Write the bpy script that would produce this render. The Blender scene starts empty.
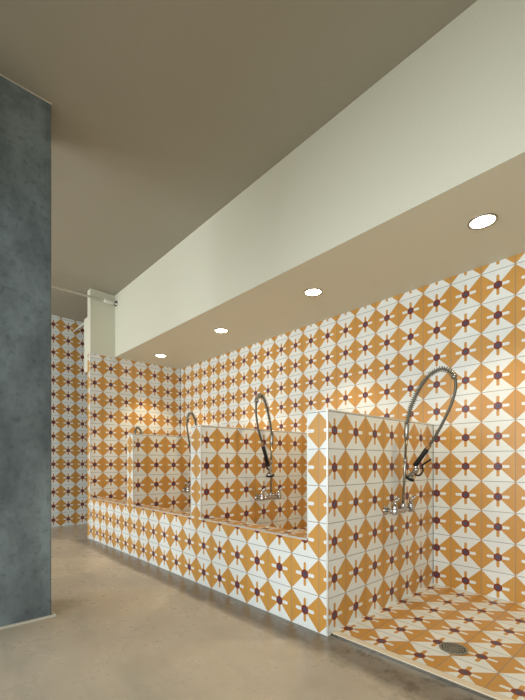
import bpy, bmesh, math, random
from mathutils import Vector, Matrix

# ------------------------------------------------------------------ camera, world, light, exposure
scn = bpy.context.scene
COL = scn.collection
cam_d = bpy.data.cameras.new('camera')
cam = bpy.data.objects.new('camera', cam_d)
COL.objects.link(cam)
F_PX, YAW, CX, CY, CAM_H = 393.9, 0.8476, 253.14, 462.2, 0.928
cam_d.sensor_fit = 'VERTICAL'
cam_d.sensor_height = 36.0
cam_d.lens = F_PX / 700.0 * 36.0
cam_d.shift_x = (262.5 - CX) / 700.0
cam_d.shift_y = (CY - 350.0) / 700.0
cam_d.clip_start = 0.02
cam.location = (0, 0, CAM_H)
cam.rotation_euler = (math.pi / 2, 0, YAW)
scn.camera = cam

world = bpy.data.worlds.new('world')
scn.world = world
world.use_nodes = True
world.node_tree.nodes['Background'].inputs['Color'].default_value = (0.75, 0.85, 1.0, 1)
world.node_tree.nodes['Background'].inputs['Strength'].default_value = 0.35

def area_light(name, loc, rot, sx, sy, power, color):
    d = bpy.data.lights.new(name, 'AREA')
    d.shape = 'RECTANGLE'; d.size = sx; d.size_y = sy
    d.energy = power; d.color = color
    o = bpy.data.objects.new(name, d); COL.objects.link(o)
    o.location = loc; o.rotation_euler = rot
    return o

# daylight coming in through the street windows behind the camera and an assumed right-hand one
DAY = (0.91, 0.965, 1.0)
area_light('unseen_window_daylight', (-4.2, -3.92, 1.45), (math.pi / 2, 0, 0), 3.6, 1.9, 180, DAY)
area_light('unseen_window_daylight', (-0.2, -3.92, 1.45), (math.pi / 2, 0, 0), 3.2, 1.9, 115, DAY)
area_light('unseen_window_daylight', (2.12, -1.9, 1.35), (math.pi / 2, 0, math.pi / 2), 2.8, 1.6, 72, DAY)  # added light from the unseen right side, brightens the near divider

vs = scn.view_settings
vs.view_transform = 'Standard'
vs.look = 'None'
vs.gamma = 1.0
vs.use_curve_mapping = False
vs.exposure = 0.08
DOWNLIGHT_W = 46.0
DOWNLIGHT_COL = (1.0, 0.79, 0.49)

# ------------------------------------------------------------------ helpers
def s2l(c):
    return tuple(((v / 255) / 12.92 if v / 255 <= 0.04045 else ((v / 255 + 0.055) / 1.055) ** 2.4) for v in c) + (1.0,)

class NT:
    """a small wrapper that makes node graphs readable"""
    def __init__(self, name):
        self.m = bpy.data.materials.new(name); self.m.use_nodes = True
        self.t = self.m.node_tree; self.b = self.t.nodes['Principled BSDF']
    def n(self, typ, **kw):
        nd = self.t.nodes.new(typ)
        for k, v in kw.items(): setattr(nd, k, v)
        return nd
    def put(self, sock, v):
        if isinstance(v, bpy.types.NodeSocket): self.t.links.new(v, sock)
        else: sock.default_value = v
    def math(self, op, a, b=0.0, c=None):
        nd = self.n('ShaderNodeMath', operation=op)
        self.put(nd.inputs[0], a); self.put(nd.inputs[1], b)
        if c is not None: self.put(nd.inputs[2], c)
        return nd.outputs[0]
    def mix(self, f, a, b, blend='MIX'):
        nd = self.n('ShaderNodeMix', data_type='RGBA', blend_type=blend)
        self.put(nd.inputs[0], f); self.put(nd.inputs[6], a); self.put(nd.inputs[7], b)
        return nd.outputs[2]
    def noise(self, vec, scale, detail=4.0, rough=0.55):
        nd = self.n('ShaderNodeTexNoise')
        if vec is not None: self.put(nd.inputs['Vector'], vec)
        nd.inputs['Scale'].default_value = scale; nd.inputs['Detail'].default_value = detail
        nd.inputs['Roughness'].default_value = rough
        return nd.outputs['Fac']
    def ramp(self, f, lo, hi):
        nd = self.n('ShaderNodeMapRange'); nd.clamp = True
        self.put(nd.inputs[0], f); nd.inputs[1].default_value = lo; nd.inputs[2].default_value = hi
        return nd.outputs[0]
    def pos(self):
        return self.n('ShaderNodeNewGeometry').outputs['Position']
    def bump(self, h, strength, dist):
        nd = self.n('ShaderNodeBump'); nd.inputs['Strength'].default_value = strength
        nd.inputs['Distance'].default_value = dist; self.put(nd.inputs['Height'], h)
        self.t.links.new(nd.outputs['Normal'], self.b.inputs['Normal'])
    def base(self, v): self.put(self.b.inputs['Base Color'], v)
    def set(self, **kw):
        for k, v in kw.items(): self.put(self.b.inputs[k.replace('_', ' ')], v)

def simple(name, rgb, rough=0.5, metal=0.0, bumpy=0.0, scale=60.0):
    k = NT(name)
    c = s2l(rgb)
    f = k.noise(k.pos(), scale, 3)
    k.base(k.mix(k.ramp(f, 0.3, 0.7), tuple(v * 0.94 for v in c[:3]) + (1,), c))
    k.set(Roughness=rough, Metallic=metal)
    if bumpy: k.bump(f, bumpy, 0.001)
    return k.m

def tile_material():
    k = NT('encaustic_cement_tile')
    uv = k.n('ShaderNodeUVMap').outputs['UV']
    sp = k.n('ShaderNodeSeparateXYZ'); k.put(sp.inputs[0], uv)
    u, v = sp.outputs[0], sp.outputs[1]
    fu = k.math('FRACT', u); fv = k.math('FRACT', v)
    a = k.math('SUBTRACT', fu, 0.5); b = k.math('SUBTRACT', fv, 0.5)
    aa = k.math('ABSOLUTE', a); ab = k.math('ABSOLUTE', b)
    white_tri = k.math('GREATER_THAN', ab, aa)
    def bar(p, q, half, end):           # rounded bar along q
        qe = k.math('MAXIMUM', k.math('SUBTRACT', q, end - half), 0.0)
        d = k.math('SQRT', k.math('ADD', k.math('MULTIPLY', p, p), k.math('MULTIPLY', qe, qe)))
        return k.math('LESS_THAN', d, half)
    ochre_bar = bar(aa, ab, 0.046, 0.335)
    white_bar = bar(ab, aa, 0.050, 0.340)
    r = k.math('SQRT', k.math('ADD', k.math('MULTIPLY', a, a), k.math('MULTIPLY', b, b)))
    red = k.math('LESS_THAN', r, 0.131); blue = k.math('LESS_THAN', r, 0.066)
    edge = k.math('MAXIMUM', aa, ab)
    grout = k.math('GREATER_THAN', edge, 0.4915)
    # every tile fires to a slightly different tone
    cell = k.n('ShaderNodeCombineXYZ')
    k.put(cell.inputs[0], k.math('FLOOR', u)); k.put(cell.inputs[1], k.math('FLOOR', v))
    wn = k.n('ShaderNodeTexWhiteNoise', noise_dimensions='2D'); k.put(wn.inputs['Vector'], cell.outputs[0])
    cloud = k.noise(k.pos(), 14.0, 4)
    OCH1, OCH2 = s2l((207, 156, 78)), s2l((195, 140, 60))
    WH1, WH2 = s2l((234, 238, 236)), s2l((222, 227, 224))
    tone = k.math('ADD', k.math('MULTIPLY', wn.outputs[0], 0.55), k.math('MULTIPLY', cloud, 0.45))
    och = k.mix(tone, OCH1, OCH2); wh = k.mix(tone, WH1, WH2)
    c = k.mix(white_tri, och, wh)
    c = k.mix(ochre_bar, c, och)
    c = k.mix(white_bar, c, wh)
    c = k.mix(red, c, s2l((122, 40, 17)))
    c = k.mix(blue, c, s2l((68, 71, 94)))
    c = k.mix(grout, c, s2l((134, 132, 124)))
    k.base(c)
    k.set(Roughness=k.math('ADD', 0.27, k.math('MULTIPLY', cloud, 0.14)))
    k.put(k.b.inputs['Specular IOR Level'], 0.5)
    h = k.math('SUBTRACT', 1.0, k.ramp(edge, 0.484, 0.4915))
    k.bump(h, 0.35, 0.002)
    return k.m

def concrete_floor_material():
    k = NT('polished_concrete')
    p = k.pos()
    sp = k.n('ShaderNodeSeparateXYZ'); k.put(sp.inputs[0], p)
    n1 = k.noise(p, 0.9, 6, 0.6); n2 = k.noise(p, 5.0, 6, 0.65); n3 = k.noise(p, 70.0, 3)
    mp = k.n('ShaderNodeMapping'); k.put(mp.inputs['Vector'], p)
    mp.inputs['Rotation'].default_value = (0, 0, 0.5); mp.inputs['Scale'].default_value = (0.5, 2.2, 1)
    n4 = k.noise(mp.outputs[0], 1.6, 5, 0.6)
    c = k.mix(k.ramp(n1, 0.32, 0.68), s2l((182, 172, 156)), s2l((203, 190, 169)))
    c = k.mix(k.ramp(n4, 0.52, 0.72), c, s2l((174, 167, 151)))
    c = k.mix(k.math('MULTIPLY', k.ramp(n2, 0.50, 0.75), 0.35), c, s2l((164, 151, 128)))
    c = k.mix(k.math('MULTIPLY', k.ramp(n3, 0.66, 0.74), 0.35), c, s2l((226, 214, 190)))
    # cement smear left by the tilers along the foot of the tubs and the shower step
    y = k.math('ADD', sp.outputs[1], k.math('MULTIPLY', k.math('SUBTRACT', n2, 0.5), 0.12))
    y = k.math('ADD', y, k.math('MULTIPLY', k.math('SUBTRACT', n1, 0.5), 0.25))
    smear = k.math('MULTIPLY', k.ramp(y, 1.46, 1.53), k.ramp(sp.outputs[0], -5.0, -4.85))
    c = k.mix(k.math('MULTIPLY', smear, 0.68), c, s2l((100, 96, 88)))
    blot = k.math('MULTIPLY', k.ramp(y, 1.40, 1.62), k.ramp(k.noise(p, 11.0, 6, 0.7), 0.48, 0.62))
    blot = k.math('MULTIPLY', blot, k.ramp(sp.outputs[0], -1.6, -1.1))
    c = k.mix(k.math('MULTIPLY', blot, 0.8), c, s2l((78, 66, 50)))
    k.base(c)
    k.set(Roughness=k.math('ADD', 0.18, k.math('MULTIPLY', n2, 0.22)))
    k.bump(n1, 0.04, 0.01)
    return k.m

def concrete_wall_material():
    k = NT('trowelled_grey_plaster')
    p = k.pos()
    mp = k.n('ShaderNodeMapping'); k.put(mp.inputs['Vector'], p); mp.inputs['Scale'].default_value = (1, 1.6, 0.8)
    n1 = k.noise(mp.outputs[0], 1.7, 8, 0.62); n2 = k.noise(p, 9.0, 8, 0.7); n3 = k.noise(p, 26.0, 4)
    c = k.mix(k.ramp(n1, 0.34, 0.66), s2l((72, 81, 84)), s2l((128, 141, 144)))
    c = k.mix(k.math('MULTIPLY', k.ramp(n2, 0.48, 0.70), 0.5), c, s2l((64, 73, 77)))
    c = k.mix(k.math('MULTIPLY', k.ramp(n3, 0.55, 0.72), 0.4), c, s2l((50, 57, 60)))
    k.base(c); k.set(Roughness=0.42); k.bump(n2, 0.12, 0.01)
    return k.m

def emitter(name, col, strength):
    k = NT(name); k.base((0.8, 0.8, 0.8, 1))
    k.put(k.b.inputs['Emission Color'], col + (1.0,)); k.put(k.b.inputs['Emission Strength'], strength)
    return k.m

M = dict(
    tile=tile_material(),
    floor=concrete_floor_material(),
    plaster=concrete_wall_material(),
    white=simple('white_wall_paint', (218, 217, 198), 0.6, 0, 0.05, 220),
    ceil=simple('ceiling_paint', (162, 157, 141), 0.75, 0, 0.05, 180),
    alu=simple('brushed_aluminium_trim', (224, 224, 218), 0.38, 0.6),
    caulk=simple('grey_caulk', (120, 116, 108), 0.7),
    mortar=simple('pale_mortar', (206, 200, 186), 0.85, 0, 0.3, 90),
    chrome=simple('chrome', (190, 190, 190), 0.10, 1.0),
    steel=simple('stainless_steel', (160, 158, 150), 0.22, 1.0),
    hose=simple('grey_hose', (98, 95, 84), 0.35, 0.55),
    brass=simple('bronze_ferrule', (150, 116, 78), 0.35, 0.8),
    rubber=simple('black_rubber', (8, 8, 9), 0.5),
    cream=simple('cream_threshold_stone', (232, 220, 196), 0.4, 0, 0.05, 120),
    pipe=simple('white_pipe_paint', (222, 220, 208), 0.45),
    grate=simple('worn_grate_metal', (158, 158, 148), 0.4, 0.7),
    dark=simple('dark_drain', (22, 20, 18), 0.6),
    lens=emitter('lit_lamp_lens', (1.0, 0.86, 0.64), 14.0),
)

def new_obj(name, bm, mat, parent=None, smooth=False, **props):
    me = bpy.data.meshes.new(name)
    bmesh.ops.recalc_face_normals(bm, faces=bm.faces)
    bm.to_mesh(me); bm.free()
    if smooth:
        for p in me.polygons: p.use_smooth = True
    if mat: me.materials.append(mat)
    o = bpy.data.objects.new(name, me); COL.objects.link(o)
    if parent is not None: o.parent = parent
    for k, v in props.items(): o[k] = v
    return o

def thing(name, label, cat, loc=(0, 0, 0), group=None):
    o = bpy.data.objects.new(name, None); COL.objects.link(o)
    o.location = loc; o.empty_display_size = 0.05
    o['label'] = label; o['category'] = cat; o['kind'] = 'thing'
    if group: o['group'] = group
    return o

T = 0.2
FRONT_X, BACK_X, SIDE_Y, FAR_Y = -1.4667, -1.2806, 1.7335, 1.585
FLOOR_X, FLOOR_Y = -1.0736, 2.8195
Z_DOT = 0.1

def box(bm, x0, x1, y0, y1, z0, z1, px=FRONT_X, py=SIDE_Y, off=(0, 0, 0), rot=None, top=(FLOOR_X, FLOOR_Y)):
    """an axis-aligned box whose UVs count tiles in world space (off = world position of the local origin)"""
    uvl = bm.loops.layers.uv.verify()
    vs_ = [bm.verts.new((x, y, z)) for z in (z0, z1) for y in (y0, y1) for x in (x0, x1)]
    quads = [(0, 2, 3, 1), (4, 5, 7, 6), (0, 1, 5, 4), (2, 6, 7, 3), (0, 4, 6, 2), (1, 3, 7, 5)]
    axes = [2, 2, 1, 1, 0, 0]
    for q, ax in zip(quads, axes):
        f = bm.faces.new([vs_[i] for i in q])
        for l in f.loops:
            w = l.vert.co + Vector(off)
            if ax == 0: l[uvl].uv = ((w.y - py) / T + .5, (w.z - Z_DOT) / T + .5)
            elif ax == 1: l[uvl].uv = ((w.x - px) / T + .5, (w.z - Z_DOT) / T + .5)
            else: l[uvl].uv = ((w.x - top[0]) / T + .5, (w.y - top[1]) / T + .5)
    return bm

def boxobj(name, dims, mat, parent=None, bevel=0.0, off=(0, 0, 0), **kw):
    props = {k: kw.pop(k) for k in list(kw) if k in ('kind', 'label', 'category', 'group')}
    bm = bmesh.new(); box(bm, *dims, off=off, **kw)
    if bevel: bmesh.ops.bevel(bm, geom=bm.edges[:], offset=bevel, segments=2, affect='EDGES', profile=0.6)
    return new_obj(name, bm, mat, parent, **props)

def frames(pts):
    """parallel-transport frames along a polyline"""
    pts = [Vector(p) for p in pts]; out = []
    n = None
    for i, p in enumerate(pts):
        t = (pts[min(i + 1, len(pts) - 1)] - pts[max(i - 1, 0)]).normalized()
        if n is None:
            n = t.orthogonal().normalized()
        n = (n - t * n.dot(t)).normalized()
        out.append((p, t, n, t.cross(n)))
    return out

def tube(bm, pts, r, seg=12, cap=True):
    """swept tube; r is a number or a list"""
    fr = frames(pts); rings = []
    for i, (p, t, n, b) in enumerate(fr):
        rr = r[i] if isinstance(r, (list, tuple)) else r
        rings.append([bm.verts.new(p + (n * math.cos(2 * math.pi * k / seg) + b * math.sin(2 * math.pi * k / seg)) * rr) for k in range(seg)])
    for a, c in zip(rings, rings[1:]):
        for k in range(seg): bm.faces.new((a[k], a[(k + 1) % seg], c[(k + 1) % seg], c[k]))
    if cap:
        bm.faces.new(rings[0][::-1]); bm.faces.new(rings[-1])
    return bm

def catmull(pts, per=8):
    P = [Vector(p) for p in pts]; P = [2 * P[0] - P[1]] + P + [2 * P[-1] - P[-2]]
    out = []
    for i in range(1, len(P) - 2):
        a, b, c, d = P[i - 1:i + 3]
        for k in range(per):
            t = k / per
            out.append(0.5 * ((2 * b) + (c - a) * t + (2 * a - 5 * b + 4 * c - d) * t * t + (3 * b - a - 3 * c + d) * t ** 3))
    out.append(P[-2])
    return out

def resample(pts, n):
    L = [0.0]
    for a, b in zip(pts, pts[1:]): L.append(L[-1] + (b - a).length)
    out = []; j = 0
    for k in range(n):
        s = L[-1] * k / (n - 1)
        while j < len(L) - 2 and L[j + 1] < s: j += 1
        t = (s - L[j]) / max(L[j + 1] - L[j], 1e-9)
        out.append(pts[j].lerp(pts[j + 1], min(t, 1.0)))
    return out, L[-1]

def lathe(bm, prof, axis_o, axis_d, seg=20):
    """profile of (radius, distance) revolved about an axis"""
    d = Vector(axis_d).normalized(); n = d.orthogonal().normalized(); b = d.cross(n); o = Vector(axis_o)
    rings = []
    for r, h in prof:
        c = o + d * h
        rings.append([bm.verts.new(c + (n * math.cos(2 * math.pi * k / seg) + b * math.sin(2 * math.pi * k / seg)) * max(r, 1e-5)) for k in range(seg)])
    for a, c in zip(rings, rings[1:]):
        for k in range(seg): bm.faces.new((a[k], a[(k + 1) % seg], c[(k + 1) % seg], c[k]))
    bm.faces.new(rings[0][::-1]); bm.faces.new(rings[-1])
    return bm

# ------------------------------------------------------------------ the room
YF, YB, CEIL = 1.6814, 2.9332, 3.20
END_T = 0.10
X_END, X_FAR, X_RIGHT, Y_STREET = -4.888, -6.106, 2.2, -4.0
SOFFIT_Z, SOFFIT_Y = 2.255, 1.984
S = dict(kind='structure')

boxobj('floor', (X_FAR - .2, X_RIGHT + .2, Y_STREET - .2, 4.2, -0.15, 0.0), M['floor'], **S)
def ceil_z(x, y): return 3.085 - 0.024 * (y - 0.5) + 0.008 * (x + 2.6)     # the slab runs slightly out of level
bm = bmesh.new(); box(bm, X_FAR - .2, X_RIGHT + .2, Y_STREET - .2, 4.2, CEIL, CEIL + 0.15)
for v in bm.verts:
    v.co.z = ceil_z(v.co.x, v.co.y) if v.co.z < CEIL + .1 else CEIL + 0.2
new_obj('ceiling', bm, M['ceil'], **S)
boxobj('wall_back', (X_END - .001, X_RIGHT + .2, YB, YB + 0.2, 0, CEIL), M['tile'], px=BACK_X, **S)
boxobj('wall_far', (X_FAR - .2, X_FAR, Y_STREET, 4.2, 0, CEIL), M['tile'], py=FAR_Y, **S)
boxobj('wall_end', (X_END - END_T, X_END, YF, YB + .2, 0, SOFFIT_Z - .004), M['tile'], **S)
boxobj('wall_above', (X_END - END_T, X_END, YF, YB + .2, SOFFIT_Z - .004, CEIL), M['white'], **S)
boxobj('trim_1', (X_END - END_T - .004, X_END + .004, YF - .004, SOFFIT_Y, SOFFIT_Z - .008, SOFFIT_Z), M['alu'], **S)
boxobj('ceiling_soffit', (X_END, X_RIGHT + .2, SOFFIT_Y, YB, SOFFIT_Z, CEIL), M['white'], **S)
boxobj('wall_passage', (X_FAR, X_END - END_T, 4.0, 4.2, 0, CEIL), M['white'], **S)
bm = bmesh.new()                                  # right wall, out of frame, with a window opening assumed for daylight
for y0, y1, z0, z1 in ((Y_STREET, YB, 0, .5), (Y_STREET, YB, 2.2, CEIL), (Y_STREET, -3.4, .5, 2.2), (-.4, YB, .5, 2.2)):
    box(bm, X_RIGHT, X_RIGHT + .2, y0, y1, z0, z1)
new_obj('wall_right', bm, M['white'], **S)
# unseen block added behind the camera to shade the soffit top and ceiling
boxobj('unseen_shade_block', (-2.5, X_RIGHT, Y_STREET, -0.45, 2.2, CEIL), M['ceil'], **S)
# trowelled concrete pier on the left
bm = bmesh.new(); box(bm, -2.90, -2.576, -0.15, 0.660, 0, CEIL)
bmesh.ops.bevel(bm, geom=[e for e in bm.edges if abs(e.verts[0].co.z - e.verts[1].co.z) > 1], offset=0.012, segments=3, affect='EDGES', profile=0.5)
new_obj('wall_left', bm, M['plaster'], **S)
bm = bmesh.new()
box(bm, -2.580, -2.556, -0.17, 0.684, 0, 0.012); box(bm, -2.92, -2.58, 0.660, 0.684, 0, 0.012)
bmesh.ops.bevel(bm, geom=bm.edges[:], offset=0.005, segments=2, affect='EDGES')
new_obj('baseboard_left', bm, M['mortar'], **S)
bm = bmesh.new(); box(bm, -2.578, -2.570, -0.15, 0.660, 3.0, 3.2)
for v in bm.verts: v.co.z = ceil_z(v.co.x, v.co.y) + (-.007 if v.co.z < 3.1 else -.0005)
new_obj('trim_2', bm, M['mortar'], **S)
# street wall with two wide window openings, behind the camera
bm = bmesh.new()
for d in ((X_FAR, X_RIGHT, 0, 0.5), (X_FAR, X_RIGHT, 2.4, CEIL), (X_FAR, -6.0, 0.5, 2.4), (-2.4, -1.8, 0.5, 2.4), (1.4, X_RIGHT, 0.5, 2.4)):
    box(bm, d[0], d[1], Y_STREET - .2, Y_STREET, d[2], d[3])
new_obj('wall_street', bm, M['white'], **S)
# inside corners: thin grey joints
boxobj('trim_3', (-1.3070, -1.3030, YB - .004, YB, 0.03, 1.207), M['caulk'], **S)
boxobj('trim_4', (X_END, X_END + .004, YB - .004, YB, 0.3, SOFFIT_Z), M['caulk'], **S)
# end-wall corner profile
boxobj('trim_5', (X_END - .006, X_END + .002, YF - .002, YF + .006, 0, SOFFIT_Z - .008), M['alu'], **S)

# shower floor: tiled slab falling slightly to the front, with a cream threshold and a metal edge
SH_Y = 1.755
bm = bmesh.new(); box(bm, -1.3070, X_RIGHT, SH_Y, YB, -0.02, 0.0)
for v in bm.verts:
    if v.co.z > -0.01: v.co.z = 0.016 if v.co.y < 2 else 0.030
new_obj('floor_shower', bm, M['tile'], **S)
boxobj('trim_6', (-1.305, X_RIGHT, 1.712, SH_Y, 0.0, 0.016), M['cream'], bevel=0.002, **S)
boxobj('trim_7', (-1.305, X_RIGHT, 1.707, 1.712, 0.0, 0.013), M['steel'], **S)

# ------------------------------------------------------------------ dividers between the bays
DIV_H, DIV_T = 1.207, 0.141
TUB_H, RIM = 0.497, 0.145
DIV_X = (-1.3070, -2.503, -3.6915)
DIV_LABEL = ('low tiled divider wall nearest the camera, standing beside the open shower floor',
             'middle low tiled divider wall between the two larger wash tubs in view',
             'farthest low tiled divider wall, next to the brightly lit end wall')
for n, (x, lab) in enumerate(zip(DIV_X, DIV_LABEL)):
    t = thing('divider_wall', lab, 'divider wall', (x, YF, 0), 'low tiled dividers between the wash bays')
    off = (x, YF, 0); D = YB - YF - .0005
    boxobj('tiled_body', (-DIV_T, 0, 0, D, 0, DIV_H), M['tile'], t, off=off, py=1.742 if n == 0 else 1.7335)
    lo = TUB_H + .004; lo_r = 0.017 if n == 0 else lo
    e = 0.0035
    for nm, d in (('corner_trim', (-.007, e * .5, -e * .5, .007, lo_r, DIV_H + e)),
                  ('corner_trim', (-DIV_T - e * .5, -DIV_T + .006, -e * .5, .006, lo, DIV_H + e)),
                  ('top_trim', (-.007, e * .5, .007, D, DIV_H - .004, DIV_H + e)),
                  ('top_trim', (-DIV_T - e * .5, -DIV_T + .006, .006, D, DIV_H - .004, DIV_H + e)),
                  ('top_trim', (-DIV_T + .006, -.007, -e * .5, .006, DIV_H - .004, DIV_H + e))):
        boxobj(nm, d, M['alu'], t, bevel=0.0009)

# ------------------------------------------------------------------ three raised wash tubs
bays = ((-2.503, DIV_X[0] - DIV_T), (-3.6915, -2.503 - DIV_T), (X_END, -3.6915 - DIV_T))
TUB_LABEL = ('raised tiled wash tub in the bay nearest the camera, behind the tall front divider',
             'raised tiled wash tub in the middle bay, between the second and third dividers',
             'raised tiled wash tub in the farthest bay, against the end wall')
for (x0, x1), lab in zip(bays, TUB_LABEL):
    t = thing('wash_tub', lab, 'wash tub', (x0, YF, 0), 'raised wash tubs in a row')
    off = (x0, YF, 0); w = x1 - x0; g = 0.0008
    boxobj('front_wall', (g, w - g, 0, RIM, 0, TUB_H), M['tile'], t, off=off, top=(FRONT_X, YF + RIM / 2))
    boxobj('rim_trim', (g + .001, w - g - .001, -.002, .007, TUB_H - .006, TUB_H + .003), M['alu'], t, bevel=0.0009)
    boxobj('basin_floor', (g, w - g, RIM, YB - YF - g, 0.22, 0.30), M['tile'], t, off=off)
    bm = lathe(bmesh.new(), [(0.045, 0), (0.045, .003), (0.03, .004), (0.001, .004)], (w / 2, .7, .30), (0, 0, 1))
    new_obj('drain_cover', bm, M['steel'], t)

# ------------------------------------------------------------------ pre-rinse faucets
def hose_parts(t, spring_pts, hose_pts, grip_pts, head_dir, valve_pts=None, lever_pts=None):
    """spring_pts: from the riser top over the arch; hose_pts: on to the grip; grip_pts: two ends of the black grip"""
    sp = catmull(spring_pts, 10)
    core, _ = resample(sp, 60)
    full = catmull(list(spring_pts) + list(hose_pts), 8)
    hp, _ = resample(full, 110)
    new_obj('hose', tube(bmesh.new(), hp, 0.0085, 12), M['hose'], t, True)
    # spring: a helix around the arch
    fine, L = resample(sp, 900)
    turns = L / 0.0125
    fr = frames(fine); hel = []
    for i, (p, tt, n, b) in enumerate(fr):
        a = 2 * math.pi * turns * i / (len(fr) - 1)
        hel.append(p + (n * math.cos(a) + b * math.sin(a)) * 0.0165)
    new_obj('spring', tube(bmesh.new(), hel, 0.0019, 5), M['steel'], t, True)
    e0 = fine[-1]; d0 = (fine[-1] - fine[-12]).normalized()
    new_obj('spring_end_cap', lathe(bmesh.new(), [(.009, -.014), (.0175, -.012), (.0175, .004), (.0095, .008)], e0, d0, 16), M['steel'], t, True)
    a, b = Vector(grip_pts[0]), Vector(grip_pts[1]); d = (b - a).normalized(); Lg = (b - a).length
    new_obj('ferrule', lathe(bmesh.new(), [(.009, -.034), (.0125, -.032), (.0125, -.004), (.014, 0)], a, d, 16), M['brass'], t, True)
    new_obj('grip', lathe(bmesh.new(), [(.0135, 0), (.0155, .006), (.0145, Lg * .5), (.0165, Lg - .008), (.014, Lg)], a, d, 16), M['rubber'], t, True)
    hd = Vector(head_dir).normalized()
    # valve body: a bent chrome casting from the grip to the spray face
    if valve_pts is None:
        c1 = b + d * .028; valve_pts = [b - d * .004, b + d * .012, c1, c1 + hd * .036]
    V = [Vector(p) for p in valve_pts]; c1, c2 = V[-2], V[-1]
    rad = [.0125] * 5 + [.019] * 5 + [.0145] * 6
    new_obj('spray_valve', tube(bmesh.new(), catmull(V, 5), rad, 14), M['chrome'], t, True)
    new_obj('spray_head', lathe(bmesh.new(), [(.013, -.008), (.022, 0), (.031, .012), (.032, .020)], c2, hd, 24), M['chrome'], t, True)
    new_obj('spray_face', lathe(bmesh.new(), [(.031, .014), (.036, .018), (.037, .028), (.032, .034), (.026, .035), (.001, .030)], c2, hd, 24), M['rubber'], t, True)
    if lever_pts is None:
        ls = Vector((.2, -.8, .1)).normalized()
        lever_pts = [c1 + ls * .010 + d * .010, c1 + ls * .030 + d * .004, c1 + ls * .034 - d * .03, c1 + ls * .032 - d * .07, c1 + ls * .036 - d * .10]
    new_obj('squeeze_lever', tube(bmesh.new(), catmull(lever_pts, 6), 0.0058, 8), M['rubber'], t, True)

def faucet(label, loc, riser, spring_pts, hose_pts, grip_pts, head_dir, valve_pts=None, lever_pts=None):
    t = thing('rinse_faucet', label, 'faucet', loc, 'wall-mounted spray faucets, one per wash bay')
    xb = 0.062
    for s in (-1, 1):
        y = s * 0.1016
        new_obj('wall_flange', lathe(bmesh.new(), [(.030, 0.0005), (.030, .004), (.024, .010), (.015, .013)], (0, y, 0), (1, 0, 0), 24), M['chrome'], t, True)
        new_obj('inlet_arm', tube(bmesh.new(), [(0.008, y, 0), (.03, y, 0), (xb + .004, y, 0)], [.0125, .0125, .015], 16), M['chrome'], t, True)
        new_obj('valve_bonnet', lathe(bmesh.new(), [(.018, -.020), (.020, -.012), (.020, .012), (.0165, .018), (.0175, .022), (.0175, .034), (.012, .039), (.0095, .052)], (xb, y, 0), (0, 0, 1), 18), M['chrome'], t, True)
        h = new_obj('lever_handle', tube(bmesh.new(), catmull([(xb - .004, y - .002, .050), (xb + .004, y + .006, .064), (xb + .012, y + .012, .074), (xb + .022, y + .020, .080)], 5), [.0085] * 5 + [.0105] * 5 + [.0085] * 6, 12), M['chrome'], t, True)
        new_obj('handle_cap', lathe(bmesh.new(), [(.011, -.006), (.0115, .002), (.007, .008), (.001, .009)], (xb - .002, y, .056), (0, 0, 1), 14), M['chrome'], h, True)
    new_obj('bridge', tube(bmesh.new(), [(xb, -.112, 0), (xb, -.05, 0), (xb, -.03, 0), (xb, .03, 0), (xb, .05, 0), (xb, .112, 0)], [.0135, .0135, .017, .017, .0135, .0135], 16), M['chrome'], t, True)
    new_obj('centre_boss', lathe(bmesh.new(), [(.016, -.016), (.019, -.010), (.019, .016), (.015, .022), (.016, .026), (.016, .038), (.010, .044)], (xb, 0, 0), (0, 0, 1), 18), M['chrome'], t, True)
    r0, r1 = Vector(riser[0]), Vector(riser[1])
    new_obj('riser_pipe', tube(bmesh.new(), [r0, r0.lerp(r1, .5), r1], 0.0082, 14), M['steel'], t, True)
    rd = (r1 - r0).normalized()
    new_obj('riser_coupling', lathe(bmesh.new(), [(.0085, -.012), (.0125, -.010), (.0125, .010), (.0085, .012)], r0.lerp(r1, .66), rd, 14), M['chrome'], t, True)
    s0 = Vector(spring_pts[0])
    new_obj('spring_holder', tube(bmesh.new(), [r1 - rd * .012, r1, r1.lerp(s0, .5), s0, s0 + (s0 - r1).normalized() * .012], [.0095, .0150, .0150, .0150, .0125], 16), M['steel'], t, True)
    hose_parts(t, spring_pts, hose_pts, grip_pts, head_dir, valve_pts, lever_pts)
    return t

FY, FZ = 2.368, 0.625
faucet('chrome spray faucet on the nearest divider wall, its hose arching over the open shower',
       (DIV_X[0], FY, FZ), ((.062, 0, .03), (.084, 0, .462)),
       [(.087, .001, .541), (.108, .004, .637), (.147, .010, .729), (.187, .017, .797), (.232, .022, .841), (.283, .029, .860), (.331, .035, .842), (.360, .040, .800)],
       [(.364, .042, .735), (.340, .045, .648), (.290, .050, .545), (.233, .055, .447), (.200, .058, .405)],
       [(.189, .058, .385), (.110, .060, .280)], (-.45, -.15, -.85),
       [(.112, .060, .284), (.118, .062, .262), (.104, .064, .240), (.082, .064, .222)],
       [(.098, .062, .236), (.113, .066, .222), (.140, .066, .222), (.160, .064, .250), (.158, .062, .282), (.181, .062, .301), (.212, .062, .320)])
faucet('chrome spray faucet mounted on the middle divider, hanging over the nearest wash tub',
       (DIV_X[1], 2.358, FZ), ((.062, 0, .03), (.064, .006, .455)),
       [(.066, .010, .540), (.072, -.026, .664), (.085, -.073, .778), (.099, -.122, .840), (.112, -.167, .853), (.124, -.208, .830), (.130, -.229, .795)],
       [(.130, -.230, .688), (.125, -.199, .560), (.118, -.164, .490), (.115, -.152, .464)],
       [(.113, -.140, .436), (.098, -.062, .274)], (-.1, .25, -.9))
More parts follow.
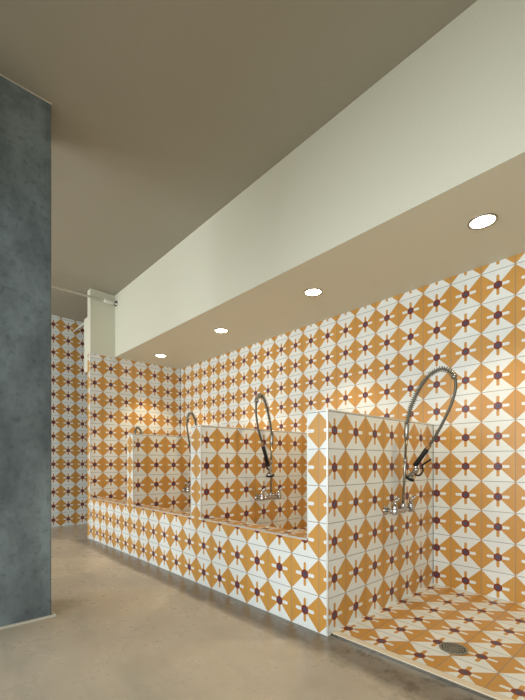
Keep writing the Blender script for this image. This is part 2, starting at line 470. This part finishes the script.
faucet('chrome spray faucet mounted on the farthest divider, partly hidden behind the middle divider',
       (DIV_X[2], 2.375, FZ), ((.062, 0, .03), (.064, .0, .455)),
       [(.066, .004, .545), (.067, .004, .660), (.072, -.018, .752), (.082, -.052, .812), (.091, -.086, .829), (.100, -.118, .804), (.105, -.138, .760)],
       [(.108, -.146, .696), (.105, -.130, .602), (.100, -.110, .507), (.098, -.102, .476)],
       [(.096, -.092, .440), (.088, -.045, .290)], (-.1, .25, -.9))
faucet('chrome spray faucet on the end wall, only its arched hose showing above the farthest divider',
       (X_END, 2.375, FZ), ((.062, 0, .03), (.064, .0, .42)),
       [(.066, -.02, .500), (.067, -.045, .620), (.070, -.068, .690), (.076, -.098, .737), (.082, -.125, .752), (.090, -.150, .730), (.095, -.168, .680)],
       [(.098, -.180, .600), (.098, -.170, .520), (.098, -.150, .450), (.098, -.140, .420)],
       [(.096, -.130, .390), (.088, -.080, .275)], (-.1, .25, -.9))

# ------------------------------------------------------------------ recessed downlights
LIGHT_X = (-0.791, -1.994, -3.190, -4.439)
LIGHT_LABEL = ('recessed round downlight in the soffit, the largest and nearest, above the open shower floor',
               'recessed round downlight in the soffit above the nearest wash tub',
               'recessed round downlight in the soffit above the middle wash tub',
               'recessed round downlight in the soffit farthest away, beside the end wall')
for x, lab in zip(LIGHT_X, LIGHT_LABEL):
    t = thing('recessed_downlight', lab, 'ceiling light', (x, 2.385, SOFFIT_Z), 'recessed downlights along the soffit')
    bm = bmesh.new(); seg = 40; prof = [(.0735, 0), (.072, -.004), (.066, -.006), (.0625, -.0045), (.0605, -.0005)]
    rings = [[bm.verts.new((r * math.cos(2 * math.pi * k / seg), r * math.sin(2 * math.pi * k / seg), z)) for k in range(seg)] for r, z in prof]
    for a, c in zip(rings, rings[1:]):
        for k in range(seg): bm.faces.new((a[k], a[(k + 1) % seg], c[(k + 1) % seg], c[k]))
    new_obj('trim_ring', bm, M['steel'], t, True)
    new_obj('lamp_lens', lathe(bmesh.new(), [(.0608, -.0003), (.0600, -.0020), (.04, -.0028), (.001, -.003)], (0, 0, 0), (0, 0, 1), 32), M['lens'], t, False)
    d = bpy.data.lights.new('downlight_lamp', 'SPOT'); d.energy = DOWNLIGHT_W; d.color = DOWNLIGHT_COL
    d.spot_size = math.radians(94); d.spot_blend = 0.6; d.shadow_soft_size = 0.05
    lo = bpy.data.objects.new('downlight_lamp', d); COL.objects.link(lo); lo.parent = t; lo.location = (0, 0, -0.012)

# ------------------------------------------------------------------ shower drain
t = thing('floor_drain', 'round metal drain grate set in the tiled shower floor', 'drain', (-0.792, 2.0, 0.0195))
new_obj('drain_pan', lathe(bmesh.new(), [(.060, 0), (.060, .0012), (.001, .0012)], (0, 0, 0), (0, 0, 1), 32), M['dark'], t)
bm = bmesh.new()
for r0, r1 in ((.054, .064), (.042, .0465), (.030, .0345), (.018, .0225), (.0001, .010)):
    seg = 36; hh = [(r0, .001), (r0, .004), (r1, .004), (r1, .0008)]
    rings = [[bm.verts.new((r * math.cos(2 * math.pi * k / seg), r * math.sin(2 * math.pi * k / seg), z)) for k in range(seg)] for r, z in hh]
    for a, c in zip(rings, rings[1:]):
        for k in range(seg): bm.faces.new((a[k], a[(k + 1) % seg], c[(k + 1) % seg], c[k]))
for k in range(12):
    a = 2 * math.pi * k / 12
    tube(bm, [(0.008 * math.cos(a), .008 * math.sin(a), .0028), (.056 * math.cos(a), .056 * math.sin(a), .0028)], .0018, 6)
new_obj('grate', bm, M['grate'], t)

# ------------------------------------------------------------------ pipe, rod and box near the passage
t = thing('ceiling_pipe', 'thin white pipe under the ceiling running to the end of the soffit', 'pipe', (-4.835, SOFFIT_Y, 2.913))
new_obj('pipe_run', tube(bmesh.new(), [(0, -.14, 0), (0, -3.0, 0), (0, Y_STREET - SOFFIT_Y + .001, 0)], .0125, 14), M['pipe'], t, True)
new_obj('coupling', lathe(bmesh.new(), [(.014, 0), (.024, .006), (.026, .03), (.026, .10), (.022, .12), (.015, .13)], (0, -.16, 0), (0, 1, 0), 18), M['pipe'], t, True)
new_obj('end_flange', lathe(bmesh.new(), [(.016, -.034), (.020, -.030), (.020, -.012), (.036, -.010), (.036, -.0005)], (0, 0, 0), (0, 1, 0), 20), M['steel'], t, True)
for y in (-1.6, -3.4, -5.2):
    new_obj('hanger', tube(bmesh.new(), [(0, y, .012), (0, y, ceil_z(-4.835, SOFFIT_Y + y) - 2.913 - .0005)], .004, 8), M['steel'], t, True)

o = new_obj('passage_rod', tube(bmesh.new(), [(X_FAR + .0005, 1.86, 2.853), (-5.6, 1.86, 2.853), (X_END - END_T - .0005, 1.86, 2.853)], .014, 14), M['pipe'], None, True)
o['label'] = 'short white pipe crossing the narrow passage beside the end wall'; o['category'] = 'pipe'; o['kind'] = 'thing'

t = thing('wall_box', 'tall narrow white box fixed high on the passage side of the end wall', 'box', (X_END - END_T, 1.70, 2.06))
boxobj('case', (-.180, -.0005, 0, .40, 0, .68), M['white'], t, bevel=0.004)
boxobj('cover', (-.188, -.180, .02, .38, .02, .66), M['white'], t, bevel=0.002)
